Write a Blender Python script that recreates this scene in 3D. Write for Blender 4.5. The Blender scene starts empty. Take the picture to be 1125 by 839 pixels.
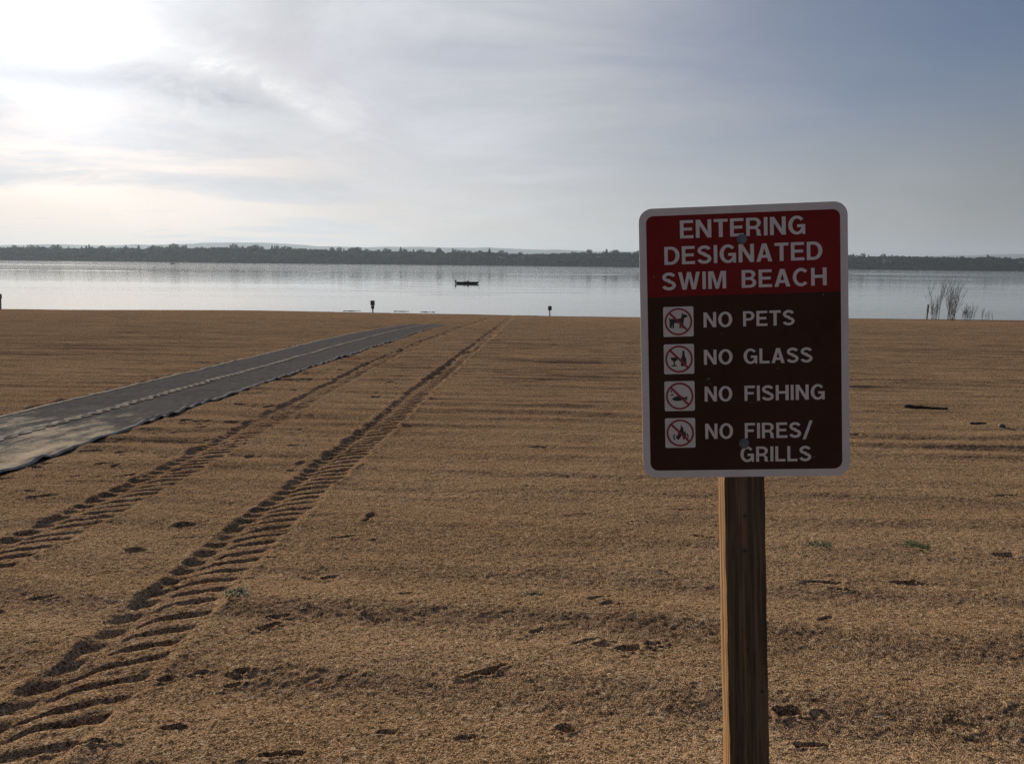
import bpy, math, random
import numpy as np
from mathutils import Vector, Matrix

random.seed(7)
RNG = np.random.default_rng(11)
scene = bpy.context.scene
COL = scene.collection
R = math.radians

# ------------------------------------------------------------------ camera
F_PX, CX, CY = 850.0, 562.5, 419.5          # measured in the 1125 x 839 photograph
EYE = 1.6
PITCH = math.atan((CY - 289.0) / F_PX)
ROLL = math.atan(0.0107)
SLOPE = 0.044                                # the beach falls towards the lake
SHORE = 73.0
WATER_Z = -SLOPE * SHORE
fw = Vector((0, math.cos(PITCH), -math.sin(PITCH)))
rt = Vector((1, 0, 0))
up = rt.cross(fw)
cam_x = math.cos(ROLL) * rt + math.sin(ROLL) * up
cam_y = -math.sin(ROLL) * rt + math.cos(ROLL) * up
cam_z = -fw
cd = bpy.data.cameras.new('camera')
cam = bpy.data.objects.new('camera', cd)
COL.objects.link(cam)
m = Matrix((cam_x, cam_y, cam_z)).transposed().to_4x4()
m.translation = Vector((0, 0, EYE))
cam.matrix_world = m
cd.sensor_width = 36.0
cd.lens = F_PX / 1125.0 * 36.0
cd.clip_start = 0.05
cd.clip_end = 40000
scene.camera = cam


def ray(px, py):
    x = (px - CX) / F_PX
    y = -(py - CY) / F_PX
    return (cam_x * x + cam_y * y + fw)


def on_sand(px, py):
    """Point of the sloping beach seen at a pixel of the photograph."""
    d = ray(px, py)
    t = EYE / (-d.z - SLOPE * d.y)
    return d.x * t, d.y * t


def on_water(px, py):
    d = ray(px, py)
    t = (EYE - WATER_Z) / (-d.z)
    return d.x * t, d.y * t


def direction(px, py):
    d = ray(px, py).normalized()
    return math.atan2(d.x, d.y), math.asin(d.z)


# ------------------------------------------------------------------ helpers
def tag(o, label=None, cat=None, group=None, kind=None):
    if label:
        o['label'] = label
    if cat:
        o['category'] = cat
    if group:
        o['group'] = group
    if kind:
        o['kind'] = kind
    return o


def empty(name, loc=(0, 0, 0), rz=0.0):
    o = bpy.data.objects.new(name, None)
    o.empty_display_size = 0.1
    o.location = loc
    o.rotation_euler = (0, 0, rz)
    COL.objects.link(o)
    return o


class MB:
    """Collects faces and links them as one mesh object."""

    def __init__(self):
        self.v, self.f = [], []

    def add(self, verts, faces):
        b = len(self.v)
        self.v += [tuple(p) for p in verts]
        self.f += [tuple(i + b for i in f) for f in faces]

    def box(self, c, s, rot=None):
        p = []
        for z in (-.5, .5):
            for x, y in ((-.5, -.5), (.5, -.5), (.5, .5), (-.5, .5)):
                q = Vector((x * s[0], y * s[1], z * s[2]))
                if rot:
                    q = rot @ q
                p.append(q + Vector(c))
        self.add(p, [(3, 2, 1, 0), (4, 5, 6, 7), (0, 1, 5, 4), (1, 2, 6, 5), (2, 3, 7, 6), (3, 0, 4, 7)])

    def tube(self, pts, rad, n=6):
        pts = [Vector(p) for p in pts]
        if not hasattr(rad, '__len__'):
            rad = [rad] * len(pts)
        vs, fs = [], []
        for i, p in enumerate(pts):
            t = (pts[min(i + 1, len(pts) - 1)] - pts[max(i - 1, 0)]).normalized()
            a = t.orthogonal().normalized() if abs(t.z) > .95 or True else None
            ref = Vector((0, 0, 1)) if abs(t.z) < .9 else Vector((1, 0, 0))
            a = t.cross(ref).normalized()
            b = t.cross(a).normalized()
            for k in range(n):
                q = 2 * math.pi * k / n
                vs.append(p + (a * math.cos(q) + b * math.sin(q)) * rad[i])
        for i in range(len(pts) - 1):
            for k in range(n):
                k2 = (k + 1) % n
                fs.append((i * n + k, i * n + k2, (i + 1) * n + k2, (i + 1) * n + k))
        fs.append(tuple(range(n - 1, -1, -1)))
        L = (len(pts) - 1) * n
        fs.append(tuple(L + k for k in range(n)))
        self.add(vs, fs)

    def prism(self, poly, y0, y1):
        """A polygon of (x, z) points extruded along y from y0 (front) to y1."""
        n = len(poly)
        vs = [(x, y0, z) for x, z in poly] + [(x, y1, z) for x, z in poly]
        fs = [tuple(range(n)), tuple(range(2 * n - 1, n - 1, -1))]
        fs += [((i + 1) % n, i, n + i, n + (i + 1) % n) for i in range(n)]
        self.add(vs, fs)

    def build(self, name, mat=None, parent=None, smooth=False):
        me = bpy.data.meshes.new(name)
        me.from_pydata(self.v, [], self.f)
        me.update()
        if smooth:
            me.shade_smooth()
        o = bpy.data.objects.new(name, me)
        if mat:
            me.materials.append(mat)
        COL.objects.link(o)
        if parent:
            o.parent = parent
        return o


def grid_object(name, X, Y, Z, mat, smooth=True):
    """Mesh from 2-D arrays of coordinates."""
    r, c = X.shape
    co = np.stack([X, Y, Z], -1).reshape(-1, 3).astype(np.float32)
    i = np.arange((r - 1) * (c - 1))
    a = (i // (c - 1)) * c + i % (c - 1)
    quads = np.stack([a, a + 1, a + c + 1, a + c], -1).astype(np.int32)
    me = bpy.data.meshes.new(name)
    me.vertices.add(len(co))
    me.vertices.foreach_set('co', co.ravel())
    n = len(quads)
    me.loops.add(n * 4)
    me.loops.foreach_set('vertex_index', quads.ravel())
    me.polygons.add(n)
    me.polygons.foreach_set('loop_start', np.arange(0, n * 4, 4, dtype=np.int32))
    me.update(calc_edges=True)
    if smooth:
        me.shade_smooth()
    me.materials.append(mat)
    o = bpy.data.objects.new(name, me)
    COL.objects.link(o)
    return o


def copy_tree(o, parent=None):
    c = o.copy()
    COL.objects.link(c)
    if parent:
        c.parent = parent
    for ch in list(o.children):
        copy_tree(ch, c)
    return c


# value noise for the terrain
TAB = RNG.random((8, 512, 512)).astype(np.float32)


def vn(x, y, s=0):
    t = TAB[s % 8]
    x = np.asarray(x, np.float32) + 37.3 * s
    y = np.asarray(y, np.float32) + 91.7 * s
    xi, yi = np.floor(x).astype(np.int32), np.floor(y).astype(np.int32)
    fx, fy = x - xi, y - yi
    fx = fx * fx * (3 - 2 * fx)
    fy = fy * fy * (3 - 2 * fy)
    x0, x1, y0, y1 = xi & 511, (xi + 1) & 511, yi & 511, (yi + 1) & 511
    a = t[x0, y0] * (1 - fx) + t[x1, y0] * fx
    b = t[x0, y1] * (1 - fx) + t[x1, y1] * fx
    return (a * (1 - fy) + b * fy) * 2 - 1


def sstep(e0, e1, x):
    t = np.clip((x - e0) / (e1 - e0), 0, 1)
    return t * t * (3 - 2 * t)


# ------------------------------------------------------------------ node helper
class NT:
    def __init__(self, tree):
        self.t = tree

    def n(self, typ, **kw):
        nd = self.t.nodes.new(typ)
        for k, v in kw.items():
            setattr(nd, k, v)
        return nd

    def put(self, sock, v):
        if hasattr(v, 'is_output') or isinstance(v, bpy.types.NodeSocket):
            self.t.links.new(v, sock)
        else:
            sock.default_value = v

    def math(self, op, a, b=None, c=None, clamp=False):
        nd = self.n('ShaderNodeMath', operation=op, use_clamp=clamp)
        self.put(nd.inputs[0], a)
        if b is not None:
            self.put(nd.inputs[1], b)
        if c is not None:
            self.put(nd.inputs[2], c)
        return nd.outputs[0]

    def mix(self, f, a, b, blend='MIX'):
        nd = self.n('ShaderNodeMix', data_type='RGBA', blend_type=blend)
        self.put(nd.inputs['Factor'], f)
        self.put(nd.inputs['A'], a) if False else self.put(nd.inputs[6], a)
        self.put(nd.inputs[7], b)
        return nd.outputs[2]

    def noise(self, vec, scale, detail=4, rough=.55, dist=0.0):
        nd = self.n('ShaderNodeTexNoise')
        self.put(nd.inputs['Vector'], vec)
        nd.inputs['Scale'].default_value = scale
        nd.inputs['Detail'].default_value = detail
        nd.inputs['Roughness'].default_value = rough
        nd.inputs['Distortion'].default_value = dist
        return nd.outputs[0]

    def map(self, v, a, b, c=0.0, d=1.0, smooth=True):
        nd = self.n('ShaderNodeMapRange', interpolation_type='SMOOTHSTEP' if smooth else 'LINEAR')
        self.put(nd.inputs[0], v)
        for i, q in enumerate((a, b, c, d)):
            nd.inputs[1 + i].default_value = q
        return nd.outputs[0]

    def scale(self, vec, s):
        nd = self.n('ShaderNodeMapping')
        self.put(nd.inputs['Vector'], vec)
        nd.inputs['Scale'].default_value = s
        return nd.outputs[0]

    def bump(self, h, strength, dist, normal=None):
        nd = self.n('ShaderNodeBump')
        nd.inputs['Strength'].default_value = strength
        nd.inputs['Distance'].default_value = dist
        self.put(nd.inputs['Height'], h)
        if normal is not None:
            self.put(nd.inputs['Normal'], normal)
        return nd.outputs[0]


def material(name, color=(.5, .5, .5), rough=.6, metal=0.0, spec=.5):
    mt = bpy.data.materials.new(name)
    mt.use_nodes = True
    nt = NT(mt.node_tree)
    b = mt.node_tree.nodes['Principled BSDF']
    b.inputs['Base Color'].default_value = (*color, 1)
    b.inputs['Roughness'].default_value = rough
    b.inputs['Metallic'].default_value = metal
    b.inputs['Specular IOR Level'].default_value = spec
    return mt, nt, b


def worn(name, color, rough=.5, amount=.25, scale=30, metal=0.0, bump=.0, spec=.5):
    mt, nt, b = material(name, color, rough, metal, spec)
    tc = nt.n('ShaderNodeTexCoord').outputs['Object']
    n1 = nt.noise(tc, scale, 6, .65)
    f = nt.map(n1, .3, .75)
    c2 = tuple(x * (1 - amount) for x in color)
    nt.put(b.inputs['Base Color'], nt.mix(f, (*color, 1), (*c2, 1)))
    nt.put(b.inputs['Roughness'], nt.map(n1, .2, .8, max(.05, rough - .12), min(1, rough + .12)))
    if bump:
        nt.put(b.inputs['Normal'], nt.bump(n1, .5, bump))
    return mt


# ------------------------------------------------------------------ sand
mat_sand, nt, b = material('sand', (.34, .22, .13), 1.0, spec=.0)
pos = nt.n('ShaderNodeNewGeometry').outputs['Position']
big = nt.noise(nt.scale(pos, (.35, 1.1, 1)), 1.0, 5, .6)
patch = nt.noise(nt.scale(pos, (.9, 1.6, 1)), 1.0, 4, .6)
mid = nt.noise(pos, 14, 4, .6)
grain = nt.noise(pos, 120, 2, .7)


def cells(scale, smooth=False):
    v = nt.n('ShaderNodeTexVoronoi', feature='F1')
    nt.put(v.inputs['Vector'], pos)
    v.inputs['Scale'].default_value = scale
    sc = nt.n('ShaderNodeSeparateColor')
    nt.put(sc.inputs[0], v.outputs['Color'])
    return v.outputs['Distance'], sc.outputs[0]


d1, c1 = cells(215)                         # single coarse grains
d2, c2 = cells(75)                          # bigger bits among them
c = nt.mix(nt.map(big, .3, .7), (.375, .228, .130, 1), (.49, .315, .190, 1))
c = nt.mix(nt.map(patch, .46, .68, 0, .5), c, (.27, .165, .09, 1))
c = nt.mix(nt.map(mid, .35, .72, 0, .35), c, (.27, .165, .09, 1))
c = nt.mix(nt.map(c1, .52, .06, 0, .92, False), c, (.045, .027, .016, 1))
c = nt.mix(nt.map(c1, .66, 1.0, 0, .75, False), c, (.70, .50, .32, 1))
c = nt.mix(nt.map(c2, .16, .10, 0, .7), c, (.05, .032, .02, 1))
c = nt.mix(nt.map(c2, .95, .98, 0, .5), c, (.72, .58, .42, 1))
spz = nt.n('ShaderNodeSeparateXYZ')
nt.put(spz.inputs[0], pos)
c = nt.mix(nt.map(spz.outputs[2], WATER_Z + .16, WATER_Z + .04, 0, .75), c, (.10, .065, .04, 1))   # wet margin
nt.put(b.inputs['Base Color'], c)
h = nt.math('ADD', nt.math('MULTIPLY', nt.math('SUBTRACT', 1.0, d1), .8), nt.math('ADD', nt.math('MULTIPLY', grain, .8), nt.math('MULTIPLY', c1, .5)))
n1 = nt.bump(mid, .5, .03)
nt.put(b.inputs['Normal'], nt.bump(h, .8, .0065, n1))

# tractor tracks: centre lines read off the photograph and laid on the beach
TR_A = [(-40, 628), (0, 605), (60, 590), (150, 541), (240, 490), (310, 452), (380, 415), (440, 388), (500, 362), (535, 351)]
TR_B = [(-30, 860), (20, 826), (60, 797), (130, 725), (200, 655), (250, 610), (300, 568), (350, 527), (395, 490), (450, 440), (500, 400), (530, 374), (560, 350)]


def track_line(px):
    p = sorted([on_sand(*q) for q in px], key=lambda q: q[1])
    ys = np.array([q[1] for q in p])
    xs = np.array([q[0] for q in p])
    ys = np.concatenate([[0.0], ys, [70.0]])
    xs = np.concatenate([[xs[0]], xs, [xs[-1] + .2]])
    return ys, xs


tracks = []
for k, pts in enumerate((TR_A, TR_B)):
    ys, xs = track_line(pts)
    fit = np.polyfit(np.log(ys[1:-1] + 1), xs[1:-1], 3)
    tracks.append((k, ys, xs, fit))

pits = []
for px, py, a, bb, dep, an in [
    (408, 566, .055, .10, .030, .2), (402, 572, .05, .04, .02, 1.), (360, 633, .07, .05, .022, .9), (296, 688, .035, .11, .030, -.7),
    (306, 677, .09, .028, .028, .1), (266, 739, .06, .028, .035, .1), (256, 751, .07, .03, .022, .3), (530, 742, .11, .032, .03, .5),
    (690, 712, .10, .05, .026, .2), (715, 707, .05, .04, .024, .3), (622, 800, .035, .06, .028, 0), (868, 781, .07, .045, .03, .2),
    (888, 815, .06, .03, .026, 0), (182, 745, .05, .025, .022, .4), (222, 738, .05, .02, .018, .2), (48, 659, .07, .03, .024, .2),
    (190, 802, .06, .028, .022, .3), (80, 825, .1, .03, .024, .3), (375, 590, .12, .022, .018, .4), (640, 705, .10, .028, .012, .5),
    (306, 835, .10, .03, .020, .2), (425, 805, .07, .03, .012, .2), (510, 810, .05, .03, .014, .1), (590, 692, .06, .028, .016, .6),
    (585, 655, .07, .04, .016, .3), (300, 612, .05, .025, .018, .3), (205, 590, .12, .03, .020, .35), (345, 480, .16, .05, .020, .1),
    (588, 492, .14, .05, .022, .1), (450, 470, .2, .05, .018, .1), (845, 505, .2, .05, .02, .1), (905, 640, .14, .035, .018, -.1),
    (1000, 640, .16, .04, .018, -.1), (960, 452, .2, .06, .02, 0), (1030, 432, .3, .06, .02, 0), (1110, 545, .2, .05, .02, 0),
    (930, 478, .2, .06, .02, 0), (1105, 610, .1, .05, .02, 0), (760, 560, .2, .04, .018, 0), (445, 655, .06, .03, .014, .2),
]:
    x, y = on_sand(px, py)
    pits.append((x, y, a * .66, bb * .5, dep * .75, an))
for i in range(190):                        # footprints between the mat and the tracks
    y = random.uniform(4.5, 24)
    x = random.gauss(-3.85, .32) if random.random() < .75 else random.uniform(-3.4, -2.0)
    pits.append((x, y, random.uniform(.04, .11), random.uniform(.02, .045), random.uniform(.010, .024), random.uniform(-.6, 1.4)))
for i in range(230):                        # older prints, everywhere
    y = 2.4 + 40 * random.random() ** 1.1
    x = random.uniform(-1, 1) * (y * .8 + 1)
    pits.append((x, y, random.uniform(.02, .09), random.uniform(.010, .028), random.uniform(.004, .012), random.uniform(-.7, .7)))

MAT_X0, MAT_X1, MAT_Y0, MAT_Y1 = -6.62, -4.52, 3.0, 47.0


def mat_edges(y):
    """Left and right edge of the access mat at distance y (it is laid slightly bent)."""
    s = 1.0 * sstep(28, 50, y) * (y - 28) / 22
    l = MAT_X0 - .25 * sstep(12, 30, y) + 1.5 * s + .03 * vn(y * .8, y * 0 + 3, 2)
    r = MAT_X1 + .22 * sstep(12, 32, y) + .75 * s + .035 * vn(y * 1.1, y * 0 + 9, 3)
    return l, r


def sand_height(x, y):
    h = np.zeros_like(x)
    wx = y + .06 * x + .28 * vn(x * .22, y * .35, 1) + .07 * vn(x * .9, y * 1.1, 2)
    # raked furrows running along the shore
    ph = wx / .66
    fr = ph - np.floor(ph)
    prof = np.where(fr < .38, fr / .38, (1 - fr) / .62)
    prof = prof * prof * (3 - 2 * prof)
    amp = np.clip(.75 + .8 * vn(x * .16, ph * .9, 3) + .15 * vn(x * .9, y * 1.1, 0), .3, 1.4)
    h += (prof - .4) * .028 * amp
    far = .55 + .45 * sstep(7, 14, y)
    h += (.015 * vn(x * .33, wx * 1.25, 4) + .009 * vn(x * .55, wx * 3.4, 5)) * far
    h += .0030 * vn(x * 1.7, wx * 21, 2) * sstep(4, 9, y)
    h += .0075 * far * vn(x * .8, wx * 8, 6) * (1 + .8 * sstep(8, 25, y))
    h += .006 * far * vn(x * 3, wx * 9, 3)
    h += .005 * vn(x * 1.6, y * 2.2, 7) + .0025 * vn(x * 5.1, y * 6.2, 0)
    near = 1 - sstep(9, 16, y)
    h += (.0018 * vn(x * 13, y * 15, 1) + .0022 * vn(x * 29, y * 33, 2) + .0022 * vn(x * 61, y * 70, 5)) * near
    # pits and prints
    for (px, py, a, bb, dep, an) in pits:
        r = 2.2 * max(a, bb)
        i0, i1 = np.searchsorted(y[:, 0], [py - r, py + r])
        if i1 <= i0:
            continue
        row = x[(i0 + i1) // 2]
        j0, j1 = np.searchsorted(row, [px - r * 1.3, px + r * 1.3])
        if j1 <= j0:
            continue
        xx, yy = x[i0:i1, j0:j1] - px, y[i0:i1, j0:j1] - py
        ca, sa = math.cos(an), math.sin(an)
        q = np.sqrt(((xx * ca + yy * sa) / a) ** 2 + ((-xx * sa + yy * ca) / bb) ** 2 + 1e-9)
        q = q * (1 + .5 * vn(xx * 17 + px * 7, yy * 30 + py * 5, 4) + .2 * vn(xx * 60 + px, yy * 60 + py, 5))
        h[i0:i1, j0:j1] += -dep * (1 - sstep(.7, 1.1, q)) + dep * .3 * np.exp(-((q - 1.35) / .3) ** 2)
    # tractor tracks
    for (k, ys, xs, fit) in tracks:
        yc = y[:, 0]
        xc = np.polyval(fit, np.log(yc + 1)) + .035 * vn(yc * .45, yc * 0 + k * 5, 6) + .012 * vn(yc * 2.4, yc * 0 + k * 5, 7)
        xl = x - xc[:, None]
        hw = (.203 + .025 * vn(yc * .9, yc * 0 + 2 + k, 1))[:, None]
        s = xl / hw
        sa = np.abs(s)
        inside = 1 - sstep(.85, 1.15, sa + .20 * vn(x * 6, y * 6, 3))
        fade = (1 - .45 * sstep(14, 55, y)) * (.8 + .35 * vn(x * 0 + k * 3, y * .5, 2)) * (1.0 if k else .72)
        keep = 1 - inside * .7
        h[:] = h * keep
        h += -.020 * inside * fade
        h += .011 * np.exp(-((sa - 1.2 + .16 * vn(x * 4.3, y * 4.3, 6)) / .19) ** 2) * fade * (1 + .8 * vn(x * 5, y * 5, 5))
        per = .168
        warp = .011 * vn(x * 4, y * 4, 0) + .03 * vn(x * 0 + k * 3, y * 1.3, 3)
        tr = (y - .50 * xl + .35 * xl * xl + warp) / per
        tr = tr + .5 * (1 - sstep(-.12, -.02, xl)) + .10 * vn(np.floor(tr) * 2.3, x * 0 + k, 1)
        cell = np.floor(tr)
        d = np.abs(tr - cell - .5)
        g = 1 - sstep(.10, .175, d)
        wob = np.clip(.95 + .55 * vn(s * 1.6 + k * 9, cell * 1.7, 4), .1, 1.5)
        lug_r = sstep(-.50 + .22 * vn(cell * 1.3, cell * 0 + k, 5), -.12, s) * (1 - sstep(.80, 1.06, s + .14 * vn(cell * 2.1, cell * 0 + k, 6)))
        lug_r = lug_r * (1 - .35 * sstep(.3, 1, s))
        pit = (1 - sstep(.06, .36, d)) * sstep(.50, .72, -s) * (1 - sstep(.92, 1.14, -s + .12 * vn(cell * 1.9, cell * 0 + k, 7)))
        faint = .28 * g * sstep(.05, .3, -s) * (1 - sstep(.6, .9, -s))
        h += -(.031 * g * lug_r + .036 * pit * (1 - sstep(0, .1, xl)) + .018 * faint) * fade * wob
        h += .005 * (1 - sstep(.05, .25, np.abs(d - .42))) * inside * fade * sstep(-.2, .2, s)
        h += (.004 * vn(x * 8, y * 8, 2) + .004 * vn(x * 17, y * 17, 6) + .003 * vn(x * 37, y * 37, 1) * near) * inside
        h += (.034 * vn(x * 6, y * 3.4, 4) - .016) * inside * sstep(9, 20, y)
    # flat bed below the mat
    l, r = mat_edges(y)
    on = sstep(l - .12, l + .05, x) * (1 - sstep(r - .05, r + .10, x)) * (1 - sstep(45.5, 48, y))
    h = h * (1 - .9 * on) - .012 * on
    ridge = np.exp(-((x - l + .09) / .06) ** 2) * (1 - sstep(40, 47, y))
    h += .022 * ridge * (1 + .5 * vn(x * 3, y * 3, 2))
    return h


NR, NC = 1750, 1150
k = math.log((86 + .6) / (.9 + .6)) / (NR - 1)
yr = (.9 + .6) * np.exp(k * np.arange(NR)) - .6
uc = np.linspace(-.97, .97, NC)
Xg = uc[None, :] * (yr[:, None] + 1.3)
Yg = np.repeat(yr[:, None], NC, 1)
Zg = sand_height(Xg, Yg)
Zg *= (1 - .55 * sstep(50, 75, Yg))
Zg += -SLOPE * Yg - .05 * np.clip(Yg - SHORE, 0, 99)
Zg += .035 * vn(Xg * .05, Yg * .12, 5) * sstep(30, 60, Yg)
Zg += (.17 * np.exp(-((Xg + 26) / 12) ** 2) - .05 * np.exp(-((Xg - 8) / 9) ** 2)) * sstep(55, 72, Yg)
edge = np.maximum(sstep(.90, .97, np.abs(uc))[None, :], 1 - sstep(.9, 1.1, Yg))
Zg -= .14 * edge
beach = grid_object('beach', Xg, Yg, Zg, mat_sand)
tag(beach, 'raked coarse brown sand with tractor tracks and footprints', 'beach', kind='structure')

gx = np.concatenate([np.linspace(-2500, -120, 12), np.linspace(-110, 110, 45), np.linspace(120, 2500, 12)])
gy = np.concatenate([np.linspace(-300, -30, 10), np.linspace(-25, 90, 47)])
X, Y = np.meshgrid(gx, gy)
Z = -SLOPE * Y - .13 - .05 * np.clip(Y - SHORE, 0, 99) + .0 * X
ground = grid_object('ground', X, Y, Z, mat_sand)
tag(ground, 'wide brown sand shore around the swim beach', 'ground', kind='structure')


def sand_z(x, y):
    """Height of the built beach surface under a point."""
    i = int(np.clip(np.searchsorted(yr, y), 1, NR - 1))
    u = x / (yr[i] + 1.3)
    j = int(np.clip(np.searchsorted(uc, u), 1, NC - 1))
    return float(Zg[i, j])


# ------------------------------------------------------------------ water
mat_water, nt, b = material('lake_water', (.10, .115, .12), .12, spec=.5)
b.inputs['IOR'].default_value = 2.0
pos = nt.n('ShaderNodeNewGeometry').outputs['Position']
bands = nt.noise(nt.scale(pos, (.004, .022, 1)), 1.0, 5, .62, .4)
rip = nt.noise(nt.scale(pos, (.55, 1.3, 1)), 1.0, 4, .6)
swell = nt.noise(nt.scale(pos, (.05, .22, 1)), 1.0, 3, .5)
nt.put(b.inputs['Roughness'], nt.map(bands, .35, .68, .02, .035))
hh = nt.math('ADD', nt.math('MULTIPLY', rip, nt.map(bands, .35, .7, .15, 1.0)), nt.math('MULTIPLY', swell, 1.6))
spw = nt.n('ShaderNodeSeparateXYZ')
nt.put(spw.inputs[0], pos)
hh = nt.math('MULTIPLY', hh, nt.map(spw.outputs[1], 250, 900, 1.0, 15.0))
nt.put(b.inputs['Normal'], nt.bump(hh, .07, .22))

wy = [66.0]
while wy[-1] < 1560:
    wy.append(wy[-1] + max(.32, .0022 * wy[-1]) if wy[-1] < 700 else wy[-1] + 25)
wy = np.array(wy)
wx_ = np.concatenate([np.linspace(-2800, -260, 26), np.linspace(-250, 250, 168), np.linspace(260, 2800, 26)])
X, Y = np.meshgrid(wx_, wy)
Z = np.full_like(X, WATER_Z)


def wake(pts, amp, hw, wob=.6, s=0):
    """A low ridge of water along a line read off the photograph."""
    p = sorted([on_water(*q) for q in pts])
    xs = np.array([q[0] for q in p])
    ys = np.array([q[1] for q in p])
    yc = np.interp(X, xs, ys) + wob * vn(X * .09, X * 0 + s, s)
    L = xs[-1] - xs[0]
    win = sstep(xs[0] - .05 * L, xs[0] + .2 * L, X) * (1 - sstep(xs[-1] - .2 * L, xs[-1] + .05 * L, X))
    a = amp * win * np.clip(.6 + .8 * vn(X * .06, X * 0 + 7 * s, s + 2), 0, 1.4)
    return a * (np.exp(-((Y - yc) / hw) ** 2) - .5 * np.exp(-((Y - yc + 2 * hw) / hw) ** 2))


Z += wake([(428, 309), (502, 311)], .06, .8, .3, 1)
for i, (pp, am) in enumerate([
    ([(350, 313.5), (520, 316), (690, 316.5)], .075), ([(380, 316), (560, 319), (695, 318.5)], .07),
    ([(400, 319.5), (540, 321.5), (650, 322)], .05), ([(330, 318), (450, 322), (560, 323)], .05), ([(440, 324), (560, 325), (640, 324)], .035)]):
    Z += wake(pp, am, .85, 1.6, i + 2)
Z += wake([(545, 301), (690, 302)], .16, 2.6, 1, 3)
Z += wake([(330, 298.5), (430, 299)], .12, 2.6, 1, 4)
Z += wake([(-40, 289.6), (75, 291.2)], .40, 7, 2, 5)
Z += wake([(-20, 296), (170, 298)], .12, 3, 2, 6)
Z += wake([(930, 300.6), (1060, 301.6)], .34, 5, 2, 2)
Z += wake([(930, 305), (1090, 307)], .12, 3, 2, 3)
water = grid_object('lake', X, Y, Z, mat_water)
tag(water, 'wide calm grey lake with faint boat wakes', 'lake', kind='structure')

# ------------------------------------------------------------------ far shore and hills
mat_bank = worn('far_bank', (.018, .021, .015), .95, .5, .02, spec=0.0)
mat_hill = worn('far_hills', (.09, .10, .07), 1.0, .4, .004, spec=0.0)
FX0, FX1 = -2600, 2600
bx = np.linspace(FX0, FX1, 420)
by = np.concatenate([np.linspace(1470, 1760, 34), np.linspace(1800, 3600, 16)])
X, Y = np.meshgrid(bx, by)


def bank_height(x, y):
    rise = sstep(1488 + 8 * vn(x * .02, x * 0, 1), 1600 + 40 * vn(x * .006, x * 0, 2), y)
    top = 18 + 3.5 * vn(x * .004, y * .004, 3) + 2 * vn(x * .02, y * .01, 4) - 2.5 * sstep(500, 1000, x)
    return WATER_Z - 1.5 + rise * (top + 1.5)


bank = grid_object('far_shore', X, Y, bank_height(X, Y), mat_bank)
tag(bank, 'dark wooded bank on the far side of the lake', 'shore', kind='structure')
hx = np.linspace(-12500, 12500, 600)
hy = np.array([6000, 7400, 8600, 9300, 10000, 11800])
X, Y = np.meshgrid(hx, hy)
prof = np.array([0, .35, .8, 1, .7, 0])[:, None]
Hh = 168 + 30 * vn(X * .0004, X * 0, 1) + 18 * vn(X * .0014, X * 0, 2) + 6 * vn(X * .006, X * 0, 3)
Hh -= 60 * np.exp(-((X - 3500) / 1000) ** 2)
Hh += 40 * np.exp(-((X + 3150) / 700) ** 2)
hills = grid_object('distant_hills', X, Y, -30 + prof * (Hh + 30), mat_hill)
tag(hills, 'pale blue hills far behind the wooded bank', 'hills', kind='structure')


def leafy(col, name):
    mt, nt, b = material(name, col, .95, spec=.0)
    p = nt.n('ShaderNodeNewGeometry').outputs['Position']
    f = nt.noise(nt.scale(p, (1, 1, 1.6)), .022, 6, .7)
    nt.put(b.inputs['Base Color'], nt.mix(nt.map(f, .35, .65), (*col, 1), (col[0] * 3.6, col[1] * 2.5, col[2] * 1.7, 1)))
    return mt


mat_leaf = leafy((.026, .038, .022), 'foliage')
mat_leaf_pale = leafy((.05, .06, .032), 'pale_foliage')


def crown_faces(mb, c, h, w, n, conifer=False, rnd=random, big=1.0):
    for i in range(n):
        if conifer:
            t = rnd.random() ** 1.3
            rr = w * (1 - t) * (.35 + .65 * rnd.random())
            z = h * (.12 + .9 * t)
        else:
            while True:
                q = [rnd.uniform(-1, 1) for _ in range(3)]
                if sum(v * v for v in q) <= 1:
                    break
            t = .5 + .5 * q[2]
            rr = w * math.sqrt(q[0] ** 2 + q[1] ** 2)
            z = h * (.15 + .85 * t)
        a = rnd.uniform(0, 2 * math.pi)
        p = Vector((c[0] + rr * math.cos(a), c[1] + rr * math.sin(a), c[2] + z))
        s = rnd.uniform(.10, .2) * h * big
        u = Vector((rnd.gauss(0, 1), rnd.gauss(0, 1), rnd.gauss(0, .7))).normalized()
        v = u.orthogonal().normalized()
        if rnd.random() < .5:
            v = u.cross(v)
        mb.add([p - u * s * .6, p + v * s * .5, p + u * s * .6, p - v * s * .5], [(0, 1, 2, 3)])


# the wood that clothes the far bank: nobody could count it
mb = MB()
for i in range(6500):
    x = random.uniform(-1400, 1400)
    y = 1498 + 190 * random.random() ** .8
    z = float(bank_height(np.array([x]), np.array([y]))[0])
    low = y < 1560
    hh_ = random.uniform(4, 7.5) if low else random.uniform(6, 10.5)
    crown_faces(mb, (x, y, z - .6), hh_, hh_ * random.uniform(.55, .95), 24, False, random, 1.9)
wood = mb.build('far_wood', mat_leaf)
tag(wood, 'dark mass of trees clothing the far bank of the lake', 'wood', kind='stuff')

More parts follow.
